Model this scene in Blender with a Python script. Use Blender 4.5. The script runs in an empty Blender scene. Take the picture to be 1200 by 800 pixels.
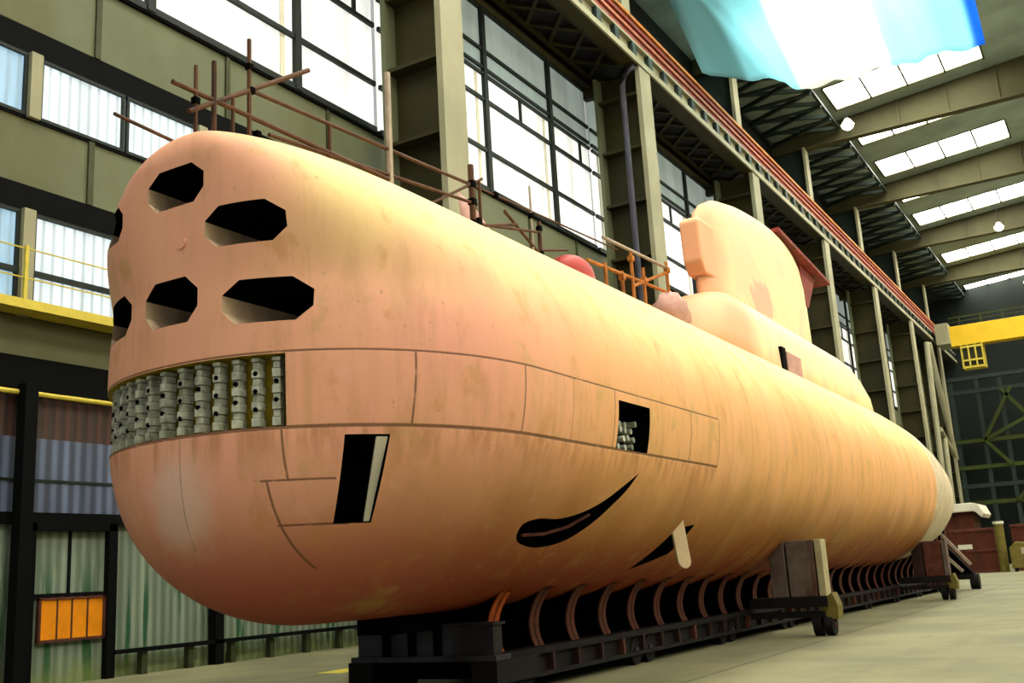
import bpy, math, random
from mathutils import Vector, Matrix
random.seed(7)
C = bpy.context.scene.collection
PI = math.pi
K = .806                                    # the hall is laid out in its own unit

# ------------------------------------------------------------------ materials
def new_mat(name):
    m = bpy.data.materials.new(name); m.use_nodes = True
    nt = m.node_tree; nt.nodes.clear()
    return m, nt
class NB:
    def __init__(s, name, rough=.6, metal=0.0, spec=.5):
        s.m, s.nt = new_mat(name)
        s.out = s.nt.nodes.new('ShaderNodeOutputMaterial')
        s.b = s.nt.nodes.new('ShaderNodeBsdfPrincipled')
        s.b.inputs['Roughness'].default_value = rough
        s.b.inputs['Metallic'].default_value = metal
        s.b.inputs['Specular IOR Level'].default_value = spec
        s.nt.links.new(s.b.outputs[0], s.out.inputs[0])
        s.tc = s.nt.nodes.new('ShaderNodeTexCoord').outputs['Object']
        sp = s.nt.nodes.new('ShaderNodeSeparateXYZ'); s.L(s.tc, sp.inputs[0])
        s.x, s.y, s.z = sp.outputs
    def L(s, a, b): s.nt.links.new(a, b)
    def put(s, v, sock):
        if isinstance(v, (int, float)): sock.default_value = v
        elif isinstance(v, tuple): sock.default_value = (*v, 1) if len(v) == 3 and len(sock.default_value) == 4 else v
        else: s.L(v, sock)
    def op(s, o, a, b=0.0, c=None, clamp=False):
        n = s.nt.nodes.new('ShaderNodeMath'); n.operation = o; n.use_clamp = clamp
        s.put(a, n.inputs[0]); s.put(b, n.inputs[1])
        if c is not None: s.put(c, n.inputs[2])
        return n.outputs[0]
    def vec(s, sx, sy, sz):
        n = s.nt.nodes.new('ShaderNodeVectorMath'); n.operation = 'MULTIPLY'
        s.L(s.tc, n.inputs[0]); n.inputs[1].default_value = (sx, sy, sz); return n.outputs[0]
    def noise(s, scale=1, v=None, detail=4, rough=.55):
        n = s.nt.nodes.new('ShaderNodeTexNoise'); s.L(v or s.tc, n.inputs['Vector'])
        n.inputs['Scale'].default_value = scale; n.inputs['Detail'].default_value = detail
        n.inputs['Roughness'].default_value = rough; return n.outputs['Fac']
    def ramp(s, f, lo, hi, smooth=True):
        n = s.nt.nodes.new('ShaderNodeMapRange'); n.clamp = True
        n.interpolation_type = 'SMOOTHSTEP' if smooth else 'LINEAR'
        s.put(f, n.inputs[0]); n.inputs[1].default_value = lo; n.inputs[2].default_value = hi
        return n.outputs[0]
    def mix(s, f, a, b, mode='MIX'):
        n = s.nt.nodes.new('ShaderNodeMix'); n.data_type = 'RGBA'; n.blend_type = mode
        s.put(f, n.inputs[0]); s.put(a, n.inputs[6]); s.put(b, n.inputs[7]); return n.outputs[2]
    def line(s, c, v, w):                    # 1 on the line c = v, 0 farther off than w
        d = s.op('ABSOLUTE', s.op('SUBTRACT', c, v))
        return s.op('SUBTRACT', 1.0, s.op('DIVIDE', d, w), clamp=True)
    def inside(s, c, a, b): return s.op('MULTIPLY', s.op('GREATER_THAN', c, a), s.op('LESS_THAN', c, b))
    def mul(s, *a):
        r = a[0]
        for q in a[1:]: r = s.op('MULTIPLY', r, q)
        return r
    def mx(s, *a):
        r = a[0]
        for q in a[1:]: r = s.op('MAXIMUM', r, q)
        return r
    def color(s, v): s.put(v, s.b.inputs['Base Color'])
    def bump(s, h, strength=.3, dist=.02):
        n = s.nt.nodes.new('ShaderNodeBump'); n.inputs['Strength'].default_value = strength
        n.inputs['Distance'].default_value = dist; s.L(h, n.inputs['Height']); s.L(n.outputs[0], s.b.inputs['Normal'])
    def emit(s, col, strength):
        s.put(col, s.b.inputs['Emission Color']); s.put(strength, s.b.inputs['Emission Strength'])

def lin(r, g, b): return tuple(((c/255)/12.92 if c/255 <= .04045 else (((c/255)+.055)/1.055)**2.4) for c in (r, g, b))
def plain(name, rgb, rough=.6, metal=0.0, var=.25, scale=2.0, dirt=None, spec=.2):
    n = NB(name, rough, metal, spec)
    a = lin(*rgb); d = tuple(c*(1-var) for c in a)
    f = n.ramp(n.noise(scale), .3, .7)
    col = n.mix(f, a, d)
    if dirt: col = n.mix(n.ramp(n.noise(scale*.6, n.vec(1, 1, .35)), .5, .72), col, lin(*dirt))
    n.color(col); n.bump(n.noise(scale*12), .15, .01)
    return n.m

def hull_mat():
    n = NB('salmon hull paint', .6, 0, .2)
    big = n.ramp(n.noise(.35), .35, .65)
    pink, yel = (.84, .375, .265), (.83, .43, .15)
    aft = n.ramp(n.y, 10.5, 19)
    col = n.mix(aft, pink, yel)
    col = n.mix(n.mul(big, .5), col, (.86, .46, .24))
    # highlight painted on the upper flank; shade and rust stain on the lower hull
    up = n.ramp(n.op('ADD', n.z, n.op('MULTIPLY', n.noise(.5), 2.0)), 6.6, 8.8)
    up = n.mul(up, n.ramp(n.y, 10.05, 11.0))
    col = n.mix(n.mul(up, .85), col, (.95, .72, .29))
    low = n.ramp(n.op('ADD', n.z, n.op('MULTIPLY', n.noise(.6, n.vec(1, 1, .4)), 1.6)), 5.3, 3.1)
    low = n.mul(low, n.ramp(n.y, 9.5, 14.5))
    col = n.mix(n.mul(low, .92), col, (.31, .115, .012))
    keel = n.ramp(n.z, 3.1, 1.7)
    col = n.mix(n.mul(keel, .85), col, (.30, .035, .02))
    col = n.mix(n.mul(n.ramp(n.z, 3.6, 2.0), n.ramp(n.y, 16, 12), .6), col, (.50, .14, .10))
    # dirt streaks running down, olive patches
    st = n.ramp(n.noise(1.0, n.vec(1.6, 1.6, .45), 5, .6), .50, .72)
    col = n.mix(n.mul(st, .3), col, (.42, .23, .08))
    st2 = n.ramp(n.noise(1.0, n.vec(6, 5.5, .3), 3, .6), .55, .75)
    col = n.mix(n.mul(st2, .12), col, (.36, .20, .09))
    pa = n.ramp(n.noise(.9, None, 5, .6), .58, .74)
    col = n.mix(n.mul(pa, .6), col, (.50, .36, .10))
    pb = n.ramp(n.noise(1.7, n.vec(1, 1, .7), 6, .65), .56, .70)
    col = n.mix(n.mul(pb, .42), col, (.60, .27, .07))
    pc = n.ramp(n.noise(2.3, n.vec(1, .7, 1), 5, .6), .60, .72)
    col = n.mix(n.mul(pc, .15), col, (.86, .52, .44))
    spk = n.ramp(n.noise(7.0, None, 3, .6), .68, .74)
    col = n.mix(n.mul(spk, .35), col, (.25, .15, .07))
    # rubbed pale patch low on the stem
    dx = n.op('SUBTRACT', n.x, -11.35); dz = n.op('SUBTRACT', n.z, 3.3)
    rr = n.op('SQRT', n.op('ADD', n.op('MULTIPLY', dx, dx), n.op('MULTIPLY', n.mul(dz, dz), .6)))
    pale = n.mul(n.ramp(n.op('ADD', rr, n.op('MULTIPLY', n.noise(2.5), .5)), 1.0, .45), n.op('LESS_THAN', n.y, 13))
    col = n.mix(n.mul(pale, .6), col, (.80, .62, .50))
    # frame rings of the pressure hull
    ring = n.op('ABSOLUTE', n.op('SINE', n.op('MULTIPLY', n.y, PI/1.45)))
    ringm = n.mul(n.ramp(ring, .34, .0), n.ramp(n.y, 19, 24))
    col = n.mix(n.mul(ringm, .2), col, (.40, .20, .06))
    ring2 = n.ramp(n.noise(1.0, n.vec(.3, .75, .25), 3), .45, .7)
    col = n.mix(n.mul(ring2, n.ramp(n.y, 20, 26), .35), col, (.50, .29, .09))
    # white primed stern end
    white = n.ramp(n.op('ADD', n.y, n.op('MULTIPLY', n.noise(1.2), .8)), 51.6, 51.9)
    col = n.mix(n.mul(white, .9), col, n.mix(n.ramp(n.noise(1.5), .4, .65), (.66, .58, .40), (.50, .42, .28)))
    # plate seams
    w = .022
    stb = n.op('GREATER_THAN', n.x, -11.5)
    belt = n.op('LESS_THAN', n.y, 22.3)
    zin = n.inside(n.z, 4.17, 5.22)
    s1 = n.mul(n.line(n.z, 5.22, w), belt)
    s2 = n.mul(n.line(n.z, 4.17, w*1.6), belt)
    vs = None
    for yy in (11.72, 13.74, 15.3, 16.9, 20.6, 22.3):
        l = n.line(n.y, yy, w*(1.0 if yy != 15.3 else .4)); vs = l if vs is None else n.op('MAXIMUM', vs, l)
    s3 = n.mul(vs, zin)
    s4 = n.mul(n.line(n.z, 3.47, w), n.inside(n.x, -10.1, -9.3), n.op('LESS_THAN', n.y, 12))
    s5 = n.mul(n.line(n.z, 2.88, w), n.inside(n.x, -10.05, -9.4), n.op('LESS_THAN', n.y, 12))
    s6 = n.mul(n.line(n.x, -9.78, w), n.inside(n.z, 3.47, 4.17), n.op('LESS_THAN', n.y, 12))
    s7 = n.mul(n.line(n.x, -10.02, w), n.inside(n.z, 2.3, 3.47), n.op('LESS_THAN', n.y, 12))
    s8 = n.mul(n.line(n.y, 21.0, w), n.inside(n.z, 2.2, 4.17), stb)
    s9 = n.mul(n.line(n.y, 30.0, .03), n.inside(n.z, 1.5, 8.9))
    s10 = n.mul(n.line(n.x, -11.25, w*.7), n.inside(n.z, 2.6, 4.17), n.op('LESS_THAN', n.y, 12))
    seam = n.mx(s1, s2, s3, n.mul(n.mx(s4, s5, s6, s7), .8), n.mul(s8, .5), n.mul(s9, .3), n.mul(s10, .4))
    seam = n.mul(seam, n.ramp(n.noise(3.0), .2, .45))
    seam = n.op('MULTIPLY', seam, 1.6, clamp=True)
    # rust bleeding from the seams
    bleed = n.mul(n.ramp(n.op('SUBTRACT', 4.17, n.z), .7, 0.0), n.inside(n.z, 3.4, 4.17), belt, n.ramp(n.noise(1.0, n.vec(5, 5, .2)), .42, .65))
    bleed2 = n.mul(zin, n.ramp(n.noise(1.0, n.vec(4, 4, .25)), .45, .7), belt, .8)
    col = n.mix(n.mul(bleed, .55), col, (.42, .17, .05))
    col = n.mix(n.mul(bleed2, .42), col, (.55, .30, .10))
    col = n.mix(n.mul(seam, .78), col, (.11, .05, .02))
    n.color(col)
    h = n.op('SUBTRACT', n.op('MULTIPLY', n.noise(.9, None, 3), .8), seam)
    h = n.op('SUBTRACT', h, n.mul(ringm, .6))
    n.bump(h, .35, .03)
    return n.m

def corrugated(name, rgb, rgb2, period=.33, emis=0.0, stain=None, rough=.6):
    """vertical ribbed sheet running along Y; the ribs are alternating tones plus relief"""
    n = NB(name, rough)
    s = n.op('SINE', n.op('MULTIPLY', n.y, 2*PI/period))
    f = n.ramp(s, -1, 1)
    dirt = n.ramp(n.noise(1, n.vec(1.0, 1.4, .15), 4), .35, .7)
    a = n.mix(n.mul(f, .8), lin(*rgb), lin(*rgb2))
    a = n.mix(n.mul(dirt, .45), a, tuple(c*.72 for c in lin(*rgb2)))
    if stain:
        sn = n.mul(n.ramp(n.noise(1, n.vec(1, 1.6, .12), 3), .57, .62), n.ramp(n.z, 3.8, 1.8))
        a = n.mix(n.mul(sn, .95), a, lin(*stain))
        a = n.mix(n.mul(n.ramp(n.op('ADD', n.z, n.noise(3)), 1.4, .4), .6), a, lin(120, 130, 50))
    n.color(a); n.bump(f, .5, .05)
    if emis: n.emit(a, emis)
    return n.m

M = {}
M['hull'] = hull_mat()
M['sail'] = None
def sail_mat():
    n = NB('bleached sail paint', .55, 0, .3)
    col = n.mix(n.ramp(n.noise(.5), .4, .62), (.93, .72, .37), (.90, .60, .34))
    # scraped patch and scuffs on the flank
    dy = n.op('SUBTRACT', n.y, 37.4); dz = n.op('SUBTRACT', n.z, 11.6)
    r = n.op('SQRT', n.op('ADD', n.op('MULTIPLY', n.mul(dy, dy), .35), n.mul(dz, dz)))
    p = n.ramp(n.op('ADD', r, n.noise(2.2)), 1.35, 1.1)
    col = n.mix(n.mul(p, .75), col, (.78, .36, .24))
    sc = n.ramp(n.noise(1.0, n.vec(1, 1.6, 1.1), 6, .7), .64, .70)
    col = n.mix(n.mul(sc, n.inside(n.z, 9.3, 12.2), .7), col, (.28, .17, .08))
    l1 = n.mul(n.line(n.y, 35.4, .05), n.inside(n.z, 8, 11.2)); l2 = n.mul(n.line(n.z, 10.2, .04), n.op('LESS_THAN', n.y, 35.4))
    col = n.mix(n.mul(n.mx(l1, l2), .5), col, (.3, .15, .06))
    col = n.mix(n.mul(n.ramp(n.op('ADD', n.y, n.noise(.8)), 35.6, 33.4), .85), col, (.80, .36, .19))
    n.color(col); n.bump(n.noise(2.5), .25, .03); return n.m
M['sail'] = sail_mat()
M['liner'] = plain('lit tube liner', (214, 186, 150), .6, var=.3, scale=1.5, dirt=(120, 80, 60))
M['black'] = plain('black steel and recess shade', (5, 4, 5), .9, spec=.05, var=.3)
M['dark'] = plain('dark steel', (20, 17, 18), .7, .1, dirt=(34, 22, 18))
M['bluegrey'] = plain('blue grey steel', (66, 66, 76), .6, .1, dirt=(40, 36, 38), scale=1.5)
M['rust'] = plain('rusty rib steel', (98, 54, 40), .75, var=.4, scale=3, dirt=(70, 34, 24))
M['rib_dark'] = plain('dark brown steel', (52, 32, 26), .8, var=.3)
M['rustorange'] = plain('orange rust', (190, 88, 30), .75, var=.4, scale=5, dirt=(110, 50, 24))
M['brownpipe'] = plain('brown scaffold tube', (92, 62, 40), .6, .2, scale=4, dirt=(60, 38, 26))
M['palepipe'] = plain('pale scaffold tube', (176, 160, 140), .5, .1, scale=4)
M['orangepipe'] = plain('orange scaffold tube', (190, 118, 48), .6, scale=4, dirt=(120, 66, 30))
M['olive'] = plain('olive cladding', (101, 106, 78), .6, var=.16, scale=.35, dirt=(88, 88, 56))
M['olivedark'] = plain('dark olive steel', (52, 48, 18), .65, var=.3, scale=.5, dirt=(38, 36, 18))
M['flange'] = plain('pale olive flange', (150, 146, 116), .6, var=.15, scale=.5)
M['batten'] = plain('green batten', (62, 66, 40), .6)
M['blackbeam'] = plain('black lintel', (9, 10, 9), .85, spec=.08)
M['frame'] = plain('green black window frame', (26, 34, 26), .55)
M['red'] = plain('red lead girder', (140, 58, 46), .65, var=.35, scale=2, dirt=(92, 60, 44))
M['redpale'] = plain('faded red bar', (176, 104, 78), .65, var=.3, scale=2)
M['yellow'] = plain('crane yellow', (222, 182, 36), .45, var=.12, scale=.6)
M['yellowrail'] = plain('yellow rail paint', (206, 186, 70), .5, var=.15)
M['roofsheet'] = plain('roof sheet', (150, 164, 148), .7, var=.3, scale=.25)
M['roofbeam'] = plain('roof beam', (72, 69, 42), .65, var=.2, scale=.3, dirt=(60, 57, 34))
M['lattice'] = plain('lattice steel', (44, 56, 50), .6, .2)
M['backwall'] = plain('back wall sheet', (16, 25, 20), .7, var=.4, scale=.25)
M['gantry'] = plain('green gantry steel', (60, 70, 22), .6, var=.4, scale=.4)
M['crate'] = plain('brown crate', (86, 40, 20), .7, var=.35, scale=.8, dirt=(56, 26, 16))
M['cream'] = plain('cream paint', (214, 208, 186), .5, var=.1)
M['concrete'] = None
M['fin'] = plain('pale fin primer', (232, 206, 168), .5, var=.15, scale=2)
M['stave'] = plain('sonar stave grey', (206, 210, 188), .5, var=.45, scale=7, dirt=(120, 126, 104))
M['olivepaint'] = plain('olive yellow backing', (170, 146, 28), .6, var=.3, scale=6)
M['tyre'] = plain('black rubber', (18, 18, 18), .8)
M['redball'] = plain('red dome paint', (172, 62, 54), .45, var=.12, scale=3)
M['pinksheet'] = plain('pale pink sheet', (196, 152, 140), .8, var=.2, scale=2)
M['yellowgreen'] = plain('yellow green paint', (112, 100, 42), .6, var=.3, scale=3)
M['orange'] = plain('orange panel', (240, 146, 14), .55, var=.15, scale=2, dirt=(214, 120, 20))
M['doorwall'] = corrugated('pale green ribbed sheet', (140, 152, 130), (92, 106, 86), .30, stain=(16, 78, 40))
M['brownwall'] = corrugated('brown ribbed sheet', (70, 34, 16), (30, 15, 8), .34)
M['bluewall'] = corrugated('blue grey ribbed sheet', (96, 108, 132), (34, 40, 54), .36)

def floor_mat():
    n = NB('concrete floor', .75)
    col = n.mix(n.ramp(n.noise(.25, None, 6), .35, .65), lin(122, 118, 82), lin(100, 98, 68))
    col = n.mix(n.mul(n.ramp(n.noise(1.3, n.vec(1, .3, 1), 6), .5, .75), .5), col, lin(90, 86, 62))
    ex = n.mx(*[n.mul(n.line(n.x, v, .09), 1.0) for v in (-7.6, -1.5, -17.6)])
    ey = n.line(n.op('FRACT', n.op('MULTIPLY', n.y, 1/9.0)), .5, .006)
    col = n.mix(n.mul(n.mx(ex, n.mul(ey, .5)), n.ramp(n.noise(2), .25, .5), .75), col, lin(52, 46, 30))
    n.color(col); n.bump(n.noise(6), .12, .01); return n.m
M['concrete'] = floor_mat()

def glass_mat(name, col, strength, streak=.25, period=0.0, pdark=.5):
    """day-lit industrial glazing: dusty panes with the sky behind them"""
    n = NB(name, .35)
    d = n.ramp(n.noise(1, n.vec(.6, .9, .12), 4), .3, .75)
    f = n.op('SUBTRACT', 1.0, n.mul(d, streak))
    if period:
        s = n.ramp(n.op('SINE', n.op('MULTIPLY', n.y, 2*PI/period)), .2, 1.0)
        f = n.mul(f, n.op('SUBTRACT', 1.0, n.mul(s, pdark)))
    n.color(tuple(c*.3 for c in col)); n.emit(col, n.mul(f, strength)); return n.m
M['skylight'] = glass_mat('skylight glazing', (1.0, .98, .86), 20.0, .1)
M['pane_white'] = glass_mat('bright window glazing', (1.0, 1.0, .93), 1.12, .5)
M['pane_grey'] = glass_mat('grey window glazing', (.52, .62, .55), .42, .4)
M['pane_left'] = glass_mat('ribbed translucent glazing', (.80, .94, 1.0), .95, .45, .33, .5)
M['pane_blue'] = glass_mat('blue translucent glazing', (.38, .62, .80), .9, .7, .33, .3)
M['pane_right'] = glass_mat('right side glazing', (1.0, .92, .72), 4.1, .1)
def lamp_mat():
    n = NB('lamp glow', .4); n.color((1, 1, .8)); n.emit((1.0, .98, .72), 9.0); return n.m
M['lamp'] = lamp_mat()
def flag_mat():
    n = NB('flag cloth', .8)
    blue, white = (.52, .87, .95), (.95, .96, .92)
    f = n.mul(n.ramp(n.x, -16.8, -16.4), n.ramp(n.x, -9.9, -10.3))
    c = n.mix(f, blue, white); c = n.mix(n.ramp(n.x, -5.0, -4.3), c, (.06, .30, .80))
    corner = n.ramp(n.op('ADD', n.x, n.op('MULTIPLY', n.op('SUBTRACT', 41, n.z), .45)), -5.0, -4.8)
    n.color(c)
    tr = n.nt.nodes.new('ShaderNodeBsdfTranslucent'); n.put(c, tr.inputs[0])
    mx = n.nt.nodes.new('ShaderNodeMixShader'); mx.inputs[0].default_value = .75
    n.L(n.b.outputs[0], mx.inputs[1]); n.L(tr.outputs[0], mx.inputs[2]); n.L(mx.outputs[0], n.out.inputs[0])
    return n.m
M['flag'] = flag_mat()

# ------------------------------------------------------------------ mesh building
class MB:
    def __init__(s): s.v = []; s.f = []; s.m = []; s.mi = 0
    def add(s, vs, fs):
        b = len(s.v); s.v += [tuple(q) for q in vs]; s.f += [tuple(b+i for i in f) for f in fs]; s.m += [s.mi]*len(fs); return s
    def box(s, x0, x1, y0, y1, z0, z1):
        v = [(x, y, z) for x in (x0, x1) for y in (y0, y1) for z in (z0, z1)]
        return s.add(v, [(0, 1, 3, 2), (4, 6, 7, 5), (0, 4, 5, 1), (2, 3, 7, 6), (0, 2, 6, 4), (1, 5, 7, 3)])
    def bar(s, a, b, w, h=None, up=(0, 0, 1)):
        a = Vector(a); b = Vector(b); d = (b-a).normalized(); h = h or w
        u = Vector(up)
        if abs(d.dot(u)) > .98: u = Vector((0, 1, 0))
        r = d.cross(u).normalized(); t = r.cross(d)
        v = [p + r*w/2*i + t*h/2*j for p in (a, b) for i, j in ((-1, -1), (1, -1), (1, 1), (-1, 1))]
        return s.add(v, [(3, 2, 1, 0), (4, 5, 6, 7), (0, 1, 5, 4), (1, 2, 6, 5), (2, 3, 7, 6), (3, 0, 4, 7)])
    def tube(s, pts, r, n=8, r2=None):
        pts = [Vector(p) for p in pts]; rings = []
        for i, p in enumerate(pts):
            d = (pts[min(i+1, len(pts)-1)] - pts[max(i-1, 0)]).normalized()
            u = Vector((0, 0, 1)) if abs(d.z) < .9 else Vector((0, 1, 0))
            a = d.cross(u).normalized(); b = a.cross(d)
            rr = r if r2 is None else r + (r2-r)*i/(len(pts)-1)
            rings.append([p + a*rr*math.cos(2*PI*k/n) + b*rr*math.sin(2*PI*k/n) for k in range(n)])
        v = [q for R in rings for q in R]; f = []
        for i in range(len(pts)-1):
            for k in range(n): f.append((i*n+k, i*n+(k+1) % n, (i+1)*n+(k+1) % n, (i+1)*n+k))
        f.append(tuple(range(n-1, -1, -1))); f.append(tuple((len(pts)-1)*n+k for k in range(n)))
        return s.add(v, f)
    def prism(s, pts, axis, a, b):
        def P(p, t):
            return {'x': (t, p[0], p[1]), 'y': (p[0], t, p[1]), 'z': (p[0], p[1], t)}[axis]
        n = len(pts); v = [P(p, a) for p in pts] + [P(p, b) for p in pts]
        f = [tuple(range(n-1, -1, -1)), tuple(range(n, 2*n))] + [(i, (i+1) % n, n+(i+1) % n, n+i) for i in range(n)]
        return s.add(v, f)
    def build(s, name, mats, parent=None, hall=False, smooth=False, bevel=0, solid_fix=True, weld=False):
        if hall: s.v = [(K*x, K*y, 2+K*(z-2)) for x, y, z in s.v]
        me = bpy.data.meshes.new(name); me.from_pydata(s.v, [], s.f)
        for m in (mats if isinstance(mats, (list, tuple)) else [mats]): me.materials.append(M[m] if isinstance(m, str) else m)
        me.polygons.foreach_set('material_index', s.m)
        import bmesh
        bm = bmesh.new(); bm.from_mesh(me)
        if weld: bmesh.ops.remove_doubles(bm, verts=bm.verts, dist=1e-4)
        if solid_fix: bmesh.ops.recalc_face_normals(bm, faces=bm.faces)
        bm.to_mesh(me); bm.free()
        if smooth: me.polygons.foreach_set('use_smooth', [True]*len(me.polygons))
        o = bpy.data.objects.new(name, me); C.objects.link(o)
        if bevel:
            md = o.modifiers.new('bevel', 'BEVEL'); md.width = bevel; md.segments = 2; md.limit_method = 'ANGLE'
        if parent:
            o.parent = parent; o.matrix_parent_inverse = Matrix.Translation(-parent.location)
        return o
def tag(o, label=None, cat=None, group=None, kind=None):
    for k, v in (('label', label), ('category', cat), ('group', group), ('kind', kind)):
        if v: o[k] = v
    return o
def thing(name, loc, label, cat, group=None, hall=False):
    if hall: loc = (K*loc[0], K*loc[1], 2+K*(loc[2]-2))
    o = bpy.data.objects.new(name, None); C.objects.link(o); o.location = loc; o.empty_display_size = .3
    return tag(o, label, cat, group)
def struct(name, mb, mat, **k): return tag(mb.build(name, mat, **k), kind='structure')

# ------------------------------------------------------------------ submarine
XC, ZC, R0 = -11.5, 5.2, 3.72
def stem(z):
    Y = 10.0
    if z < 4.2:
        t = min(1, (4.2-z)/(4.2-1.48)); return Y+3.2*(1-(1-t**2.7)**(1/2.7))
    if z > 8.3:
        t = min(1, (z-8.3)/.62); return Y+.5*(1-math.sqrt(max(0, 1-t*t)))
    return Y
RP = [(0, 3.72), (48, 3.72), (53, 3.60), (57, 3.32), (61, 2.92), (65, 2.36), (68, 1.76), (70, 1.15), (71, .6), (71.35, .04)]
def rad(y):
    for (a, ra), (b, rb) in zip(RP, RP[1:]):
        if y <= b:
            return ra+(rb-ra)*(y-a)/(b-a)
    return .04
def nose(al, z):
    u = min(1, max(0, (z-6.2)/2.2)); n = 2.15+1.5*u*u*(3-2*u)
    s = abs(math.sin(al))**(2/n); c = abs(math.cos(al))**(2/n)
    return s, stem(z)+4.3*(1-c)
def hull_mesh():
    mb = MB(); rows = []
    NT = 112
    aft = [18+.75*i for i in range(0, 70)]
    aft = [y for y in aft if y < 71.3] + [71.35]
    for i in range(NT+1):
        th = -PI/2 + PI*i/NT; z = ZC+R0*math.sin(th); w = R0*math.cos(th)
        half = []
        for j in range(0, 49):
            al = PI/2*j/48; s, y = nose(al, z); half.append((w*s, y, z))
        ys = half[-1][1]
        for q in range(1, 5): half.append((w, ys+(18-ys)*q/5, z))
        for y in aft: r = rad(y); half.append((r*math.cos(th), y, ZC+r*math.sin(th)))
        row = [(XC-x, y, zz) for x, y, zz in reversed(half[1:])] + [(XC+x, y, zz) for x, y, zz in half]
        rows.append(row)
    n = len(rows[0]); v = [p for r in rows for p in r]; f = []
    for i in range(NT):
        for j in range(n-1): f.append((i*n+j, i*n+j+1, (i+1)*n+j+1, (i+1)*n+j))
    mb.add(v, f)
    # stern end disc: the two end columns close on themselves
    for i in range(NT):
        mb.add([rows[i][0], rows[i][-1], rows[i+1][-1], rows[i+1][0]], [(0, 1, 2, 3)])
    return mb
sub = thing('submarine', (XC, 40, 1.5), 'huge unpainted-looking salmon and yellow submarine hull resting on a keel cradle', 'submarine')
sub['label'] = 'huge salmon and yellow submarine hull resting on a rusty keel cradle'
hull = hull_mesh().build('hull', ['hull', 'liner', 'black', 'olivepaint'], sub, smooth=True, weld=True)

cut = MB()
def octo(cx, cz, w, h, k=.3):
    a, b = w/2, h/2; kx = min(w*k, a*.95); kz = b*.62
    return [(cx-a, cz-b+kz), (cx-a+kx*.55, cz-b), (cx+a-kx*.55, cz-b), (cx+a, cz-b+kz), (cx+a, cz+b-kz), (cx+a-kx*.7, cz+b), (cx-a+kx*.7, cz+b), (cx-a, cz+b-kz)]
tubes = [(-11.42, 7.90, 1.16, .62), (-10.22, 7.12, 1.20, .60), (-13.10, 7.68, .90, .58), (-11.5, 6.15, 1.08, .68), (-9.97, 5.98, 1.18, .64), (-13.03, 6.2, 1.18, .64)]
for cx, cz, w, h in tubes:
    cut.mi = 2; b0 = len(cut.m); cut.prism(octo(cx, cz, w, h), 'y', 8.5, 16.5); cut.m[b0+2] = cut.m[b0+9] = 1  # left facets coloured pale as if lit, the others black as shade
# sonar band: slot that follows the bow in plan
zc = 4.7; wz = math.sqrt(R0**2-(zc-ZC)**2)
def plan(al, off=0):
    s, y = nose(al, zc); x = wz*s
    s2, y2 = nose(al+.01, zc); tx, ty = wz*s2-x, y2-y; L = math.hypot(tx, ty) or 1
    return (x + ty/L*off, y - tx/L*off)
amax = .62
for a in (0,):
    pass
def find_alpha(xt):
    lo, hi = 0, PI/2
    for _ in range(40):
        m = (lo+hi)/2
        if plan(m)[0] < xt: lo = m
        else: hi = m
    return lo
aS = find_alpha(1.80); aP = find_alpha(2.9)
N = 20
outer = [(XC-plan(aP*(1-i/N), .6)[0], plan(aP*(1-i/N), .6)[1]) for i in range(N)] + [(XC, 10-.6)] + [(XC+plan(aS*(i/N), .6)[0], plan(aS*(i/N), .6)[1]) for i in range(1, N+1)]
inner = [(XC-plan(aP*(1-i/N), -.30)[0], plan(aP*(1-i/N), -.30)[1]) for i in range(N)] + [(XC, 10+.3)] + [(XC+plan(aS*(i/N), -.30)[0], plan(aS*(i/N), -.30)[1]) for i in range(1, N+1)]
cut.mi = 3; cut.prism(outer + inner[::-1], 'z', 4.19, 5.20)
# torpedo-shutter style hatch low on the bow (starboard)
cut.mi = 2
hx = [(-9.52, 10.4), (-8.87, 10.9), (-9.35, 12.3), (-10.0, 11.9)]
def prism_between(mb, bot, top, zb, zt):
    v = [(x, y, zb) for x, y in bot] + [(x, y, zt) for x, y in top]
    n = len(bot)
    mb.add(v, [tuple(range(n-1, -1, -1)), tuple(range(n, 2*n))] + [(i, (i+1) % n, n+(i+1) % n, n+i) for i in range(n)])
# opening spans from (-9.50,11.2,2.88)..(-9.25,11.6,2.88) to (-9.09,11.0,4.05)..(-8.74,11.45,4.05)
nrm = Vector((.78, -.62, 0)); inw = -nrm
def q(x, y, t): return (x+nrm.x*t, y+nrm.y*t)
prism_between(cut, [q(-9.52, 11.17, .7), q(-9.22, 11.62, .7), q(-9.22, 11.62, -.75), q(-9.52, 11.17, -.75)],
              [q(-9.11, 10.97, .7), q(-8.72, 11.47, .7), q(-8.72, 11.47, -.95), q(-9.11, 10.97, -.95)], 2.88, 4.05)
# square opening in the belt
cut.box(-8.8, -7.0, 17.05, 18.45, 4.19, 5.05)
# curved hydroplane slot, outline in the side plane
lowc = [(14.78, 2.86), (14.80, 2.68), (15.1, 2.56), (15.75, 2.50), (16.5, 2.59), (17.1, 2.85), (17.65, 3.24), (18.05, 3.56), (18.28, 3.82)]
upc = [(17.75, 3.55), (17.2, 3.28), (16.6, 3.08), (15.9, 2.96), (15.2, 2.95)]
def smooth_loop(p, n=6):
    o = []
    for i in range(len(p)):
        a, b, c, d = (p[(i+k) % len(p)] for k in (-1, 0, 1, 2))
        if b in (lowc[-1],) or c in (lowc[-1],): o.append(b); continue
        for k in range(n):
            t = k/n; o.append(tuple(.5*(2*b[j]+(c[j]-a[j])*t+(2*a[j]-5*b[j]+4*c[j]-d[j])*t*t+(3*b[j]-a[j]-3*c[j]+d[j])*t**3) for j in (0, 1)))
    return o
cut.prism(smooth_loop(lowc + upc), 'x', -9.35, -7.2)
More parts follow.
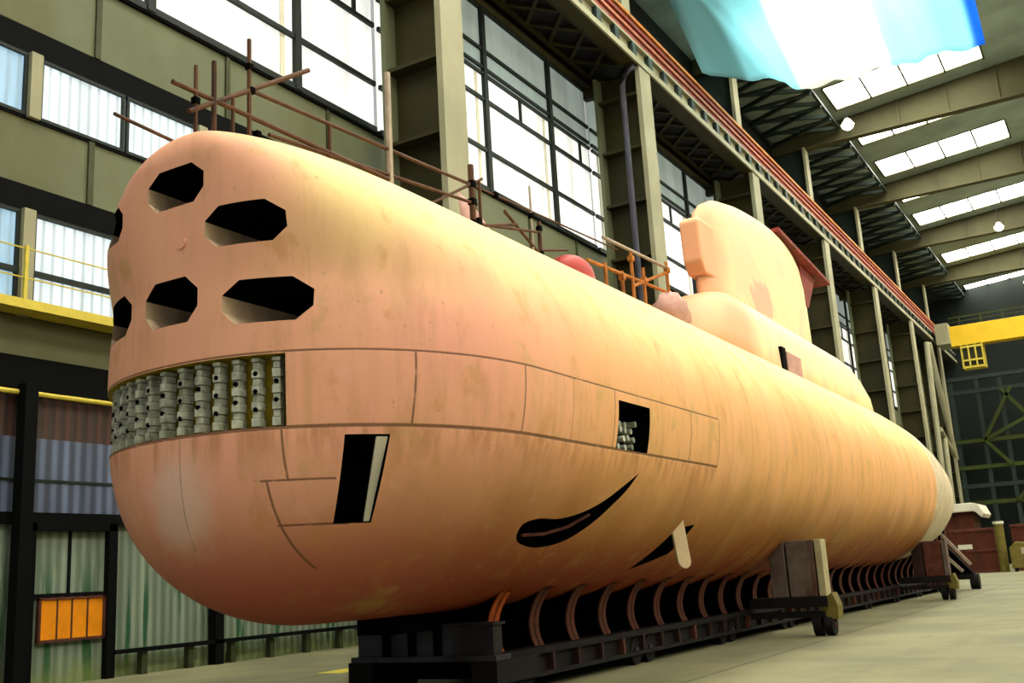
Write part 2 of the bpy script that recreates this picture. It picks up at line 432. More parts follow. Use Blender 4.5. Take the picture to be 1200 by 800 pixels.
# triangular recess ahead of the stabiliser fin
cut.prism([(20.6, 2.05), (21.3, 2.85), (22.2, 2.95), (21.9, 2.35), (21.3, 2.2)], 'x', -10.0, -7.5)
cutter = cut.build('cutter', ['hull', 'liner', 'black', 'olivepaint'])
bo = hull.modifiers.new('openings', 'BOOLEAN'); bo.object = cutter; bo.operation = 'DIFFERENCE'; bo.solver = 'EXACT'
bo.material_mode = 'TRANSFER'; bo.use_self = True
bpy.context.view_layer.update()
dg = bpy.context.evaluated_depsgraph_get()
nm = bpy.data.meshes.new_from_object(hull.evaluated_get(dg)); hull.modifiers.clear(); hull.data = nm
bpy.data.objects.remove(cutter)
for p in nm.polygons:
    if p.material_index: p.use_smooth = False
import bmesh
bm = bmesh.new(); bm.from_mesh(nm)
for e in bm.edges:
    if len(e.link_faces) == 2 and (e.link_faces[0].material_index != e.link_faces[1].material_index): e.smooth = False
bm.to_mesh(nm); bm.free()
print('HULL FACES', len(nm.polygons), [sum(p.material_index == i for p in nm.polygons) for i in range(4)])

# torpedo tube muzzles deep in the bow openings
for cx, cz, w, h in tubes:
    mb = MB(); r0, r1 = .34, .27; n = 20
    v = []
    for y, r in ((15.4, r0), (15.4, r1), (16.4, r1), (16.4, r0)):
        v += [(cx+r*math.cos(2*PI*k/n)*min(1, w/.75), y, cz+r*math.sin(2*PI*k/n)*.85) for k in range(n)]
    f = [(a*n+k, a*n+(k+1) % n, ((a+1) % 4)*n+(k+1) % n, ((a+1) % 4)*n+k) for a in range(4) for k in range(n)]
    mb.add(v, f); mb.build('torpedo_tube', 'dark', sub, smooth=False)

# sonar staves behind the band
ns = 17; s_al = [(-aP + (aS+aP)*(i+.5)/ns) for i in range(ns)]
for i, al in enumerate(s_al):
    sg = 1 if al >= 0 else -1
    x, y = plan(abs(al), -.13); x = XC+sg*x
    x2, y2 = plan(abs(al)+.02, -.13); x2 = XC+sg*x2
    t = Vector((x2-x, y2-y, 0)).normalized()*sg
    nrm2 = Vector((t.y, -t.x, 0)); c = Vector((x, y, 0))
    if nrm2.y > 0: nrm2 = -nrm2
    mb = MB()
    hw = .074
    zt = 4.22
    k = 0
    while zt < 5.12:
        hh = .125 if (k % 2 == 0) else .10
        ww = hw*(1.0 if k % 2 == 0 else .82); dp = .07 if k % 2 == 0 else .045
        a = c - nrm2*.12; b = c + nrm2*dp
        vs = [a-t*ww, a+t*ww, b+t*ww*.75, b-t*ww*.75]
        prism_between(mb, [(p.x, p.y) for p in vs], [(p.x, p.y) for p in vs], zt, min(zt+hh-.012, 5.17))
        zt += hh; k += 1
    st = mb.build('sonar_stave', 'stave', sub)
    for kk, zz in enumerate((4.45, 4.70, 4.95) if i % 2 else (4.57, 4.83)):
        a = c + nrm2*.05; b = c + nrm2*.078
        mb = MB(); mb.tube([a+Vector((0, 0, zz)), b+Vector((0, 0, zz))], .035, 8)
        mb.build('transducer_socket', 'black', st)
# small round valves behind the square opening
mb = MB(); mb.box(-8.45, -8.3, 17.15, 18.4, 4.21, 4.95); vb = mb.build('valve_chest', 'black', sub)
for yy in (17.3, 17.6, 17.9, 18.2):
    for kk in range(4):
        z0 = 4.3+kk*.15+random.uniform(-.03, .03); y0 = yy+.1*(kk % 2)+random.uniform(-.03, .03)
        mb = MB(); mb.tube([(-8.32, y0, z0), (-8.08+random.uniform(-.05, .05), y0, z0)], .058, 8); mb.build('valve', 'stave', vb)
# pale inner door leaf standing on the aft edge of the low hatch
mb = MB()
a0 = Vector((*q(-9.22, 11.60, -.03), 2.90)); a1 = Vector((*q(-8.73, 11.44, -.03), 4.02))
def leaf(mb, A, B, wA, wB, th, mat=None):
    d = Vector((-.52, -.86, 0)).normalized()
    v = [A, A+d*wA, B+d*wB, B]; v2 = [p - nrm*th for p in v]
    mb.add(v+v2, [(3, 2, 1, 0), (4, 5, 6, 7), (0, 1, 5, 4), (1, 2, 6, 5), (2, 3, 7, 6), (3, 0, 4, 7)])
leaf(mb, a0, a1, .09, .17, .05)
o = mb.build('hatch_door', 'cream', sub, bevel=.008); o['label'] = 'narrow cream door leaf'
# thin ridge inside the curved slot
mb = MB(); pts = [(-8.75, 15.15, 2.70), (-8.7, 15.8, 2.72), (-8.6, 16.5, 2.84), (-8.45, 17.1, 3.06)]
mb.tube([(a-.12, b_, c_) for a, b_, c_ in pts], .03, 6); mb.build('slot_ridge', 'rust', sub)
# stabiliser fin
mb = MB(); prof = []
for i in range(13):
    a = PI*i/12; prof.append((.17*math.cos(a), -.45-.18*math.sin(a)))
prof = [(.17, .5)] + prof + [(-.17, .5)]
A = Vector((-8.62, 21.45, 2.6)); ax = Vector((-.05, .38, -.92)).normalized(); sx = Vector((.55, .83, 0)).normalized()
nx = ax.cross(sx).normalized()
v = [A + sx*p[0]*1.0 - ax*p[1] + nx*.04 for p in prof] + [A + sx*p[0] - ax*p[1] - nx*.04 for p in prof]
n = len(prof)
mb.add(v, [tuple(range(n)), tuple(range(2*n-1, n-1, -1))] + [(i, (i+1) % n, n+(i+1) % n, n+i) for i in range(n)])
fin = mb.build('stabiliser_fin', 'fin', sub, bevel=.015); fin['label'] = 'small pale rounded fin'
# deck casing strip
mb = MB(); rows = []
ys = [10.9+.0, 11.2, 11.6, 12.2, 13, 14.5, 16] + [18+3*i for i in range(12)]
for y in ys:
    tt = min(1, (y-10.9)/2.6); wmax = .78*math.sqrt(max(.02, 1-(1-tt)**2))
    row = []
    for k in range(-8, 9):
        a = PI/2 + wmax/1.0*k/8*.42
        rr = R0+(.05 if abs(k) < 8 else -.03)
        x = XC+rr*math.cos(a); z = ZC+rr*math.sin(a) - (.10*max(0, 1-(y-10.9)/1.2)**2)
        row.append((x, y, z))
    rows.append(row)
n = 17; v = [p for r in rows for p in r]; f = [(i*n+j, i*n+j+1, (i+1)*n+j+1, (i+1)*n+j) for i in range(len(rows)-1) for j in range(n-1)]
b = len(v); v += [(x, y, z-.15) for x, y, z in v[:]]
f += [tuple(b+t for t in reversed(q_)) for q_ in f]
per = [j for j in range(n)] + [i*n+n-1 for i in range(1, len(rows))] + [(len(rows)-1)*n+j for j in range(n-2, -1, -1)] + [i*n for i in range(len(rows)-2, 0, -1)]
f += [(per[i], per[(i+1) % len(per)], b+per[(i+1) % len(per)], b+per[i]) for i in range(len(per))]
mb.add(v, f); mb.build('deck_casing', 'hull', sub, smooth=False)
# mooring ring and eyebolt studs on the bow
for (x, y, z, r) in ((-11.26, 10.0, 7.0, .085), (-10.22, 10.55, 8.29, .04)):
    mb = MB(); mb.tube([(x, y+.1, z), (x, y-.012, z)], r, 14); mb.build('eyebolt', 'hull', sub)

# sail (conning tower)
def teardrop(y0, y1, hw, n=22):
    pts = []
    L = y1-y0
    for i in range(n+1):
        t = (1-math.cos(PI*i/n))/2; h = hw*2.6*(math.sqrt(t)*.62-.28*t-.34*t**3)*.98
        pts.append((t, max(0.0, h)))
    pts[0] = (0, 0); pts[-1] = (1, 0)
    a = [(XC+h, y0+L*t) for t, h in pts]; b = [(XC-h, y0+L*t) for t, h in pts[1:-1]][::-1]
    return a+b
def loft(mb, sections):                     # [(outline, z)]
    n = len(sections[0][0])
    v = [(x, y, z if not callable(z) else z(y)) for o, z in sections for x, y in o]
    f = [(i*n+k, i*n+(k+1) % n, (i+1)*n+(k+1) % n, (i+1)*n+k) for i in range(len(sections)-1) for k in range(n)]
    f += [tuple(range(n-1, -1, -1)), tuple((len(sections)-1)*n+k for k in range(n))]
    return mb.add(v, f)
lv = [(8.2, 32.6, 46.6, 1.0), (10.5, 32.5, 46.5, 1.0), (11.8, 32.4, 46.5, 1.0), (13.0, 32.4, 46.4, .98), (13.9, 32.6, 46.4, .95), (14.4, 33.3, 46.1, .90), (14.85, 34.4, 45.8, .82), (15.15, 36.0, 45.3, .68), (15.38, 37.8, 44.6, .45), (15.45, 39.0, 43.8, .22)]
mb = MB(); loft(mb, [(teardrop(a, b, w), z) for z, a, b, w in lv])
sail = mb.build('sail', 'sail', sub, smooth=True)
sail['label'] = 'tall pale conning tower'
mb = MB()                                    # forward fairing block
loft(mb, [([(XC-.32, 32.3), (XC+.32, 32.3), (XC+.36, 33.8), (XC-.36, 33.8)], 11.6), ([(XC-.34, 32.0), (XC+.34, 32.0), (XC+.36, 33.8), (XC-.36, 33.8)], 12.0),
          ([(XC-.34, 31.9), (XC+.34, 31.9), (XC+.36, 33.9), (XC-.36, 33.9)], 13.4), ([(XC-.28, 32.2), (XC+.28, 32.2), (XC+.3, 34.0), (XC-.3, 34.0)], 13.6)])
mb.build('bridge_fairing', 'sail', sail, bevel=.08)
mb = MB()                                    # thin plate on the sail's trailing shoulder
prism_pts = [(-.55, 41.2, 15.55), (.55, 41.2, 15.55), (.45, 49.6, 15.05), (-.45, 49.6, 15.05)]
v = [(XC+a, b_, c_) for a, b_, c_ in prism_pts] + [(XC+a, b_, c_-.16) for a, b_, c_ in prism_pts]
mb.add(v, [(0, 1, 2, 3), (7, 6, 5, 4), (0, 4, 5, 1), (1, 5, 6, 2), (2, 6, 7, 3), (3, 7, 4, 0)])
mb.add([(XC-.1, 45.6, 15.2), (XC+.1, 45.6, 15.2), (XC+.1, 48.2, 15.05), (XC-.1, 48.2, 15.05), (XC-.1, 46.0, 13.2), (XC+.1, 46.0, 13.2), (XC+.1, 46.4, 13.2), (XC-.1, 46.4, 13.2)],
       [(0, 1, 2, 3), (7, 6, 5, 4), (0, 4, 5, 1), (1, 5, 6, 2), (2, 6, 7, 3), (3, 7, 4, 0)])
o = mb.build('top_plate', 'red', sail); o['label'] = 'thin reddish plate jutting aft'
# deck house around the sail's foot
def stadium(y0, y1, hw, rr, n=8):
    p = []
    for i in range(n+1): a = PI+PI/2*i/n; p.append((XC-hw+rr+rr*math.cos(a), y0+rr*1.6+rr*1.6*math.sin(a)))
    for i in range(n+1): a = -PI/2+PI/2*i/n; p.append((XC+hw-rr+rr*math.cos(a), y0+rr*1.6+rr*1.6*math.sin(a)))
    for i in range(n+1): a = PI/2*i/n; p.append((XC+hw-rr+rr*math.cos(a), y1-rr*1.6+rr*1.6*math.sin(a)))
    for i in range(n+1): a = PI/2+PI/2*i/n; p.append((XC-hw+rr+rr*math.cos(a), y1-rr*1.6+rr*1.6*math.sin(a)))
    return p
mb = MB()
loft(mb, [(stadium(29.7, 52.8, 1.36, .8), 8.0), (stadium(30.0, 52.2, 1.28, .8), 9.4), (stadium(30.6, 50.8, 1.2, .8), 10.1), (stadium(31.1, 49.8, 1.08, .75), 10.5), (stadium(31.9, 48.4, .85, .6), 10.85)])
dh = mb.build('deck_house', 'sail', sub, smooth=True)
mb = MB(); mb.box(-10.35, -10.12, 36.5, 37.0, 8.7, 9.6); mb.build('door_slot', 'black', dh)
mb = MB(); mb.box(-10.35, -10.10, 37.1, 38.9, 8.7, 9.5); mb.build('access_panel', 'pinksheet', dh, bevel=.02)

# ------------------------------------------------------------------ keel cradle
cr = thing('keel_cradle', (XC, 40, 0), 'long low rusty cradle of curved ribs under the submarine keel', 'cradle')
CX0, CX1 = -13.0, -10.0
for x0, x1 in ((CX0, CX0+.35), (CX1-.35, CX1)):
    mb = MB(); mb.box(x0, x1, 16.2, 66, .62, .74); mb.box(x0, x1, 16.2, 66, .22, .30); mb.box((x0+x1)/2-.05, (x0+x1)/2+.05, 16.2, 66, .3, .62)
    mb.build('side_girder', 'dark', cr)
for x1, sg in ((CX1, 1), (CX0, -1)):
    for k in range(46):
        y = 17.0+1.05*k
        mb = MB(); mb.box(min(x1, x1-sg*.3), max(x1, x1-sg*.3), y-.05, y+.05, .3, .62)
        if k < 46 and sg == 1: mb.build('web_stiffener', 'rib_dark' if k % 4 else 'rust', cr)
def rib(y, mat):
    # web plate in the cross plane with curved flanges on both outer edges
    n = 9; out = []
    for i in range(n+1):
        t = i/n; z = .74 + t*(1.14+.02)
        xh = 1.27 - .62*t + .95*t*t
        out.append((xh, z))
    mb = MB()
    rt = out[:]; top = []
    for i in range(7):
        xx = out[-1][0]*(1-2*i/6)
        top.append((xx, ZC-math.sqrt(max(.3, (rad(y)+.02)**2-xx*xx))))
    pts = [(XC+x, z) for x, z in rt[:-1]] + [(XC+x, z) for x, z in top] + [(XC-x, z) for x, z in rt[:-1]][::-1]
    mb.prism(pts, 'y', y-.02, y+.02)
    w = mb.build('rib_web', 'black', cr)
    for sg in (1, -1):
        mb = MB(); fw = .17
        oo = rt[:-1] + [(top[0][0], top[0][1])]
        v = []
        for x, z in oo: v += [(XC+sg*x, y-fw, z), (XC+sg*x, y+fw, z), (XC+sg*(x-.035), y+fw, z), (XC+sg*(x-.035), y-fw, z)]
        m = len(oo); f = [(4*i+k, 4*i+(k+1) % 4, 4*i+4+(k+1) % 4, 4*i+4+k) for i in range(m-1) for k in range(4)] + [(3, 2, 1, 0), (4*m-4, 4*m-3, 4*m-2, 4*m-1)]
        mb.add(v, f); mb.build('rib_flange', mat, w)
for k in range(34):
    rib(16.45+1.48*k, 'rustorange' if k in (0,) else 'rust')
mb = MB(); mb.box(CX0, CX1, 15.9, 16.2, .74, 1.26); mb.box(CX0-.1, CX1+.1, 15.8, 16.3, .64, .74); mb.box(CX0-.05, CX1+.05, 15.85, 16.25, 1.24, 1.29)
mb.build('end_beam', 'bluegrey', cr, bevel=.01)
for x in (-12.3, -11.72, -11.15):
    mb = MB(); mb.box(x-.07, x+.07, 15.82, 15.9, .74, 1.24); mb.build('end_beam_stiffener', 'black', cr)
mb = MB(); mb.tube([(-12.25, 15.7, 1.27), (-12.25, 15.7, 1.48)], .06, 8); mb.build('lamp_pin', 'cream', cr)
mb = MB(); mb.box(CX0+.1, CX1-.2, 16.3, 65, .3, .6); mb.build('centre_beam', 'black', cr)
mb = MB(); mb.box(XC-.45, XC+.45, 14.6, 52, 1.2, 1.47); mb.build('keel_block', 'black', cr)
for x in (CX0-.05, CX1-.4):
    for y in [16.4+5.6*i for i in range(9)]:
        for dy in (0, .75):
            mb = MB(); mb.tube([(x, y+dy, .29), (x+.3, y+dy, .29)], .29, 16); w = mb.build('wheel', 'tyre', cr)
            mb = MB(); mb.tube([(x-.03, y+dy, .29), (x+.33, y+dy, .29)], .09, 10); mb.build('hub', 'bluegrey', w)
for y in (15.95,):
    mb = MB(); mb.box(CX0-.2, CX0+.35, y-.1, y+1.4, .25, .64); mb.build('bogie_frame', 'dark', cr)
    mb = MB(); mb.box(CX1-.45, CX1+.08, y-.1, y+1.4, .25, .64); mb.build('bogie_frame', 'dark', cr)

# outrigger trolleys propping the starboard flank
def trolley(y, label, group, mats=('timber', 'timber', 'cream2')):
    t = thing('support_trolley', (-8.2, y, 0), label, 'trolley', group)
    mb = MB(); mb.box(-9.95, -7.75, y-.18, y+.5, .78, 1.06); mb.build('cross_beam', 'dark', t, bevel=.01)
    mb = MB(); mb.box(-9.95, -7.85, y-.12, y+.4, .50, .66); mb.build('lower_beam', 'dark', t)
    if mats:
        for i, (x0, x1, m, zt) in enumerate(((-9.28, -8.82, mats[0], 2.52), (-8.76, -8.0, mats[1], 2.60), (-7.96, -7.76, mats[2], 2.75))):
            mb = MB()
            def under(x): return ZC-math.sqrt(max(.1, R0**2-(x-XC)**2))
            z0, z1 = min(under(x0)-.02, 2.6), min(under(x1)-.02, 2.6)
            v = [(x0, y-.1, 1.06), (x1, y-.1, 1.06), (x1, y+.42, 1.06), (x0, y+.42, 1.06), (x0, y-.1, z0), (x1, y-.1, z1), (x1, y+.42, z1), (x0, y+.42, z0)]
            mb.add(v, [(3, 2, 1, 0), (4, 5, 6, 7), (0, 1, 5, 4), (1, 2, 6, 5), (2, 3, 7, 6), (3, 0, 4, 7)])
            mb.build('support_block', m, t, bevel=.02)
    mb = MB(); mb.prism([(-7.95, .95), (-7.62, 1.15), (-7.5, .8), (-7.52, .45), (-7.7, .45), (-7.95, .6)], 'y', y-.1, y+.45)
    mb.build('wheel_fender', 'yellowgreen', t)
    for dx in (0, -.32):
        mb = MB(); mb.tube([(-7.9+dx, y+.12, .3), (-7.68+dx, y+.12, .3)], .3, 18); w = mb.build('wheel', 'tyre', t)
        mb = MB(); mb.tube([(-7.92+dx, y+.12, .3), (-7.66+dx, y+.12, .3)], .1, 10); mb.build('hub', 'rust', w)
    mb = MB(); mb.box(-8.3, -7.7, y+.05, y+.2, .3, .62); mb.build('axle_fork', 'dark', t)
    return t
M['timber'] = plain('weathered grey timber', (108, 92, 82), .8, var=.35, scale=3, dirt=(84, 52, 44))
M['cream2'] = plain('pale edge timber', (172, 162, 122), .8, var=.2, scale=3)
trolley(29.7, 'near wheeled support trolley with grey timber block under the hull flank', 'support trolleys')
trolley(50.8, 'far wheeled support trolley under the hull, closer to the stern', 'support trolleys', ('rib_dark', 'rust', 'timber'))
# stern stair trolley
t = thing('boarding_ramp', (-9, 64, 0), 'black wheeled ramp with two sloping pale rails at the stern', 'ramp')
mb = MB(); mb.box(-10.6, -8.5, 63.6, 64.6, .55, .85); mb.build('chassis', 'dark', t)
mb = MB(); mb.add([(-10.7, 63.7, 2.95), (-10.2, 63.7, 2.95), (-8.5, 63.7, .85), (-9.9, 63.7, .85), (-10.7, 64.4, 2.95), (-10.2, 64.4, 2.95), (-8.5, 64.4, .85), (-9.9, 64.4, .85)],
       [(3, 2, 1, 0), (4, 5, 6, 7), (0, 1, 5, 4), (1, 2, 6, 5), (2, 3, 7, 6), (3, 0, 4, 7)]); mb.build('ramp_body', 'black', t)
mb = MB(); mb.bar((-10.55, 63.4, 2.75), (-9.0, 63.4, 1.0), .16); mb.build('ramp_rail', 'palepipe', t)
mb = MB(); mb.bar((-9.95, 63.4, 3.2), (-8.55, 63.4, 1.35), .16); mb.build('ramp_rail', 'palepipe', t)
for x in (-10.3, -8.75):
    mb = MB(); mb.tube([(x, 64, .42), (x+.45, 64, .42)], .42, 18); mb.build('wheel', 'tyre', t)

# ------------------------------------------------------------------ scaffold and rails on the deck
XS = -12.3
def G(p): # points were taken on the plane x=-12.6
    k = XS/-12.6; return (XS, p[1]*k, 2+(p[2]-2)*k)
def hullz(x, y): return ZC+math.sqrt(max(0, R0**2-(x-XC)**2))
def post(root, y, ztop, r=.035, mat='brownpipe', x=XS, dx=0):
    mb = MB(); mb.tube([(x, y, hullz(x, y)-.02), (x+dx, y, ztop)], r, 8); return mb.build('post', mat, root)
def pipe(root, a, b, r=.035, mat='brownpipe', name='rail'):
    mb = MB(); mb.tube([a, b], r, 8); return mb.build(name, mat, root)
def clamp(root, p, mat='black', s=.06):
    mb = MB(); mb.box(p[0]-s, p[0]+s, p[1]-s, p[1]+s, p[2]-s, p[2]+s); return mb.build('coupler', mat, root, bevel=.02)
sc = thing('scaffold', (XS, 12, 8.8), 'bundle of crossed brown scaffold tubes standing on top of the bow', 'scaffold')
P = lambda y, z, x=XS: (x, y*XS/-12.6, 2+(z-2)*XS/-12.6)
post(sc, P(11.45, 0)[1], P(0, 10.85)[2]); post(sc, P(11.86, 0)[1], P(0, 11.1)[2], .045)
post(sc, P(12.7, 0)[1], P(0, 11.9)[2], .04); post(sc, P(12.3, 0)[1], P(0, 10.6)[2])
pipe(sc, P(11.3, 9.95), P(14.3, 11.95, XS), .045)
pipe(sc, P(10.95, 10.35), P(16.9, 10.45), .045); pipe(sc, P(12.6, 9.55), P(13.2, 10.3, XS-.3), .04)
pipe(sc, P(11.9, 9.5), P(13.1, 10.25, XS-.5), .045)
for p in ((12.7, 11.35), (12.75, 10.9), (12.9, 10.1), (11.45, 10.2), (12.95, 9.98)): clamp(sc, P(*p))
pipe(sc, (XS, 9.59, 9.18), (XS, 10.76+.5, 9.2-.1), .03)
rl = thing('deck_railing', (XS, 17, 8.8), 'long double brown tube railing along the foredeck behind the bow scaffold', 'railing')
def img(y, z): return P(y, z)
pipe(rl, P(12.75, 10.9), P(20.3, 11.35), .04); pipe(rl, P(13.2, 10.2), P(20.3, 10.9), .04)
pipe(rl, P(12.95, 9.95), P(20.2, 10.35), .05)
post(rl, P(14.9, 0)[1], P(0, 11.0)[2], .04)
post(rl, P(16.85, 0)[1], P(0, 12.95)[2], .07, 'palepipe')['label'] = 'thick pale post'
post(rl, P(20.1, 0)[1], P(0, 11.85)[2], .075)
post(rl, P(20.45, 0)[1], P(0, 11.55)[2], .04)
pipe(rl, P(17.9, 10.1), P(20.6, 11.65), .035)
for p in ((20.1, 11.35), (20.1, 10.9), (20.1, 10.35), (20.3, 10.45)): clamp(rl, P(*p), s=.085)
rl2 = thing('deck_railing', (XS, 22, 8.8), 'thin dark railing amidships between the brown post and the red dome', 'railing')
post(rl2, P(23.0, 0)[1], P(0, 12.2)[2], .03, 'palepipe'); post(rl2, P(23.4, 0)[1], P(0, 11.3)[2], .06)
pipe(rl2, P(20.2, 11.35), P(28.4, 11.75), .025); pipe(rl2, P(20.3, 10.4), P(23.4, 11.0, XS), .04); pipe(rl2, P(21.6, 11.1), P(23.4, 10.35), .04)
pipe(rl2, P(23.4, 10.5), P(25.0, 10.9), .035); pipe(rl2, P(20.3, 10.35), P(22.2, 10.9), .04)
for p in ((23.4, 11.1), (23.4, 10.4), (23.0, 11.35), (21.2, 11.4)): clamp(rl2, P(*p), s=.07)
# red dome
mb = MB(); v = []; f = []; n = 20; m = 7; rr = .74; cy, cz = P(24.9, 0)[1], hullz(XS, 25)-.02
for i in range(m+1):
    a = PI/2*i/m
    for k in range(n): v.append((XS+rr*math.cos(a)*math.cos(2*PI*k/n), cy+rr*math.cos(a)*math.sin(2*PI*k/n), cz+.95+rr*1.0*math.sin(a)))
for i in range(m):
    for k in range(n): f.append((i*n+k, i*n+(k+1) % n, (i+1)*n+(k+1) % n, (i+1)*n+k))
mb.add(v, f); mb.tube([(XS, cy, cz-.05), (XS, cy, cz+.98)], rr, n)
o = mb.build('deck_dome', 'redball', smooth=True, weld=True); tag(o, 'round-topped red dome standing on the deck behind the thin railing', 'dome')
ps = thing('pink_sheet', (XS, 21, 9), 'crumpled pale pink sheet draped behind the midships railing', 'sheet')
mb = MB(); rows = 10; v = []; f = []
for i in range(rows+1):
    for j in range(5):
        y = 19.9+3.4*i/rows; v.append((XS-.5+.08*math.sin(i*1.9+j), y, hullz(XS-.5, 0)-.03+j/4*(2.5-.15*i+.08*math.sin(i*2.2))))
f = [(i*5+j, i*5+j+1, i*5+j+6, i*5+j+5) for i in range(rows) for j in range(4)]
mb.add(v, f); o = mb.build('sheet_cloth', 'pinksheet', ps, smooth=True)
md = o.modifiers.new('thick', 'SOLIDIFY'); md.thickness = .03
os_ = thing('work_platform', (XS, 29.5, 8.8), 'orange tube scaffold cage on the deck just ahead of the tower', 'scaffold')
for y, z in ((27.4, 11.1), (28.6, 11.1), (29.4, 11.9), (30.3, 11.6), (32.4, 12.3)):
    post(os_, P(y, 0)[1], P(0, z)[2], .06, 'orangepipe')
for a, b_, m in (((26.2, 10.9), (32.5, 11.2), 'orangepipe'), ((27.4, 11.9), (32.6, 12.1), 'palepipe'), ((29.4, 10.8), (32.6, 12.0), 'orangepipe'), ((28.0, 10.2), (32.5, 10.5), 'orangepipe')):
    pipe(os_, P(*a), P(*b_), .055, m)
for p in ((29.4, 11.7), (32.4, 12.0), (30.3, 11.2), (28.6, 10.9)): clamp(os_, P(*p), 'orangepipe', .09)
mb = MB(); mb.box(XS-.7, XS+.5, 26.4, 31.6, 9.5, 9.62); mb.build('plank_deck', 'orangepipe', os_)
for x in (XS-.5, XS+.3):
    mb = MB(); mb.box(x-.05, x+.05, 26.5, 31.5, hullz(x, 0)-.02, 9.5); mb.build('plank_bearer', 'rust', os_)
for y, z, lab in ((33.0, 9.95, 'lumpy dusty pink bundle lying by the foot of the tower'),):
    mb = MB(); v = []; f = []; n = 14; m = 8
    for i in range(m+1):
        a = -PI/2+PI*i/m
        for k in range(n):
            w = 1+.15*math.sin(k*2.3+i*1.7)
            v.append((-11.15+.5*w*math.cos(a)*math.cos(2*PI*k/n), 28.75+.8*w*math.cos(a)*math.sin(2*PI*k/n), 9.5+.62*w*math.sin(a)))
    for i in range(m):
        for k in range(n): f.append((i*n+k, i*n+(k+1) % n, (i+1)*n+(k+1) % n, (i+1)*n+k))
    mb.add(v, f); o = mb.build('cloth_bundle', 'pinksheet', smooth=True, weld=True); tag(o, lab, 'bundle')

# ------------------------------------------------------------------ hall
YB = 215; ZF = -.4814; YG = 214.6
mb = MB(); mb.box(-31.5, 38, -14, YB+2, ZF-.6, ZF); struct('floor', mb, 'concrete', hall=True)
# left wall, course by course
def course(name, z0, z1, mat, y0=-6, y1=YB, x0=-31.4, x1=-31.0, parent=None):
    mb = MB(); mb.box(x0, x1, y0, y1, z0, z1); return mb
wl = MB()
wl.box(-31.6, -31.05, -6, YB, 4.3, 25.0)
wl.box(-31.6, -31.05, -6, YB, 37.6, 54)
wl.box(-31.6, -31.05, -6, YB, ZF, 4.3)
wall = struct('wall_left', wl, 'backwall', hall=True)
def wpart(name, z0, z1, mat, x0=-31.05, x1=-31.0, y0=-6, y1=YB, **k):
    mb = MB(); mb.box(x0, x1, y0, y1, z0, z1); return mb.build(name, mat, wall, hall=True, **k)
wpart('upper_spandrel', 21.96, 24.85, 'olive', x1=-30.95)
wpart('middle_spandrel', 16.1, 18.54, 'olive', x1=-30.95)
wpart('lower_spandrel', 10.08, 11.45, 'olive', x1=-30.95)
wpart('lintel', 20.95, 21.96, 'blackbeam', x1=-30.9); wpart('lintel', 15.15, 16.1, 'blackbeam', x1=-30.9); wpart('lintel', 9.0, 10.08, 'blackbeam', x1=-30.75)
wpart('lintel', 4.62, 5.0, 'blackbeam', x1=-30.8)
wpart('sill', 24.85, 25.1, 'blackbeam', x1=-30.8); wpart('sill', 18.5, 18.66, 'blackbeam', x1=-30.88)
wpart('brown_sheeting', 7.45, 9.0, 'brownwall'); wpart('blue_sheeting', 6.1, 7.45, 'bluewall'); wpart('blue_sheeting', 5.0, 6.0, 'bluewall')
wpart('ledge', 6.0, 6.1, 'frame', x1=-30.97)
wpart('ribbed_sheeting', ZF, 4.62, 'doorwall', x1=-31.0)
wpart('roof_lintel', 37.6, 38.1, 'olivedark', x1=-30.7)
for k in range(12):
    y = 16.7+6.58*k
    mb = MB(); mb.box(-30.96, -30.86, y-.12, y+.12, 21.96, 24.85); mb.build('batten', 'batten', wall, hall=True)
    mb = MB(); mb.box(-30.96, -30.86, y-.25, y-.01, 16.1, 18.54); mb.build('batten', 'batten', wall, hall=True)
# narrow strip of pipe above the brown sheeting
mb = MB()
mb.tube([(-30.7, 4, 8.86), (-30.7, 60, 8.86)], .09, 8)
o = mb.build('wall_pipe', 'yellowrail', hall=True); tag(o, 'thin pale yellow pipe running along the wall above the brown sheeting', 'pipe')
# lower windows
def low_window(idx, y0, y1, z0, z1, left_blue):
    fr = MB()
    e = .14
    fr.box(-31.0, -30.85, y0, y1, z0, z0+.12); fr.box(-31.0, -30.85, y0, y1, z1-.12, z1)
    fr.box(-30.98, -30.86, y0, y0+.12, z0, z1); fr.box(-30.98, -30.86, y1-.12, y1, z0, z1)
    if z0 < 13: fr.box(-30.98, -30.84, y0, y1, 12.92, 13.12)
    w = struct('window_%d' % idx, fr, 'frame', hall=True)
    mb = MB(); mb.box(-31.04, -30.96, y0, y1, z0, z1); mb.build('glass_pane', 'pane_blue' if left_blue else 'pane_left', w, hall=True)
idx = 1
yy = 16.9
for z0, z1 in ((18.6, 20.95), (11.45, 15.15)):
    for a, b_, bl in ((13.1, 16.9, False), (16.95, 20.45, True), (20.95, 24.55, False), (24.65, 28.3, False), (28.4, 32.2, False), (32.3, 36.0, False)):
        low_window(idx, a, b_, z0, z1, bl); idx += 1
for z0, z1 in ((18.55, 21.0), (11.45, 15.2)):
    for y in (20.7, 28.35):
        mb = MB(); mb.box(-30.95, -30.7, y-.22, y+.22, z0, z1); o = mb.build('window_mullion', 'flange', wall, hall=True)
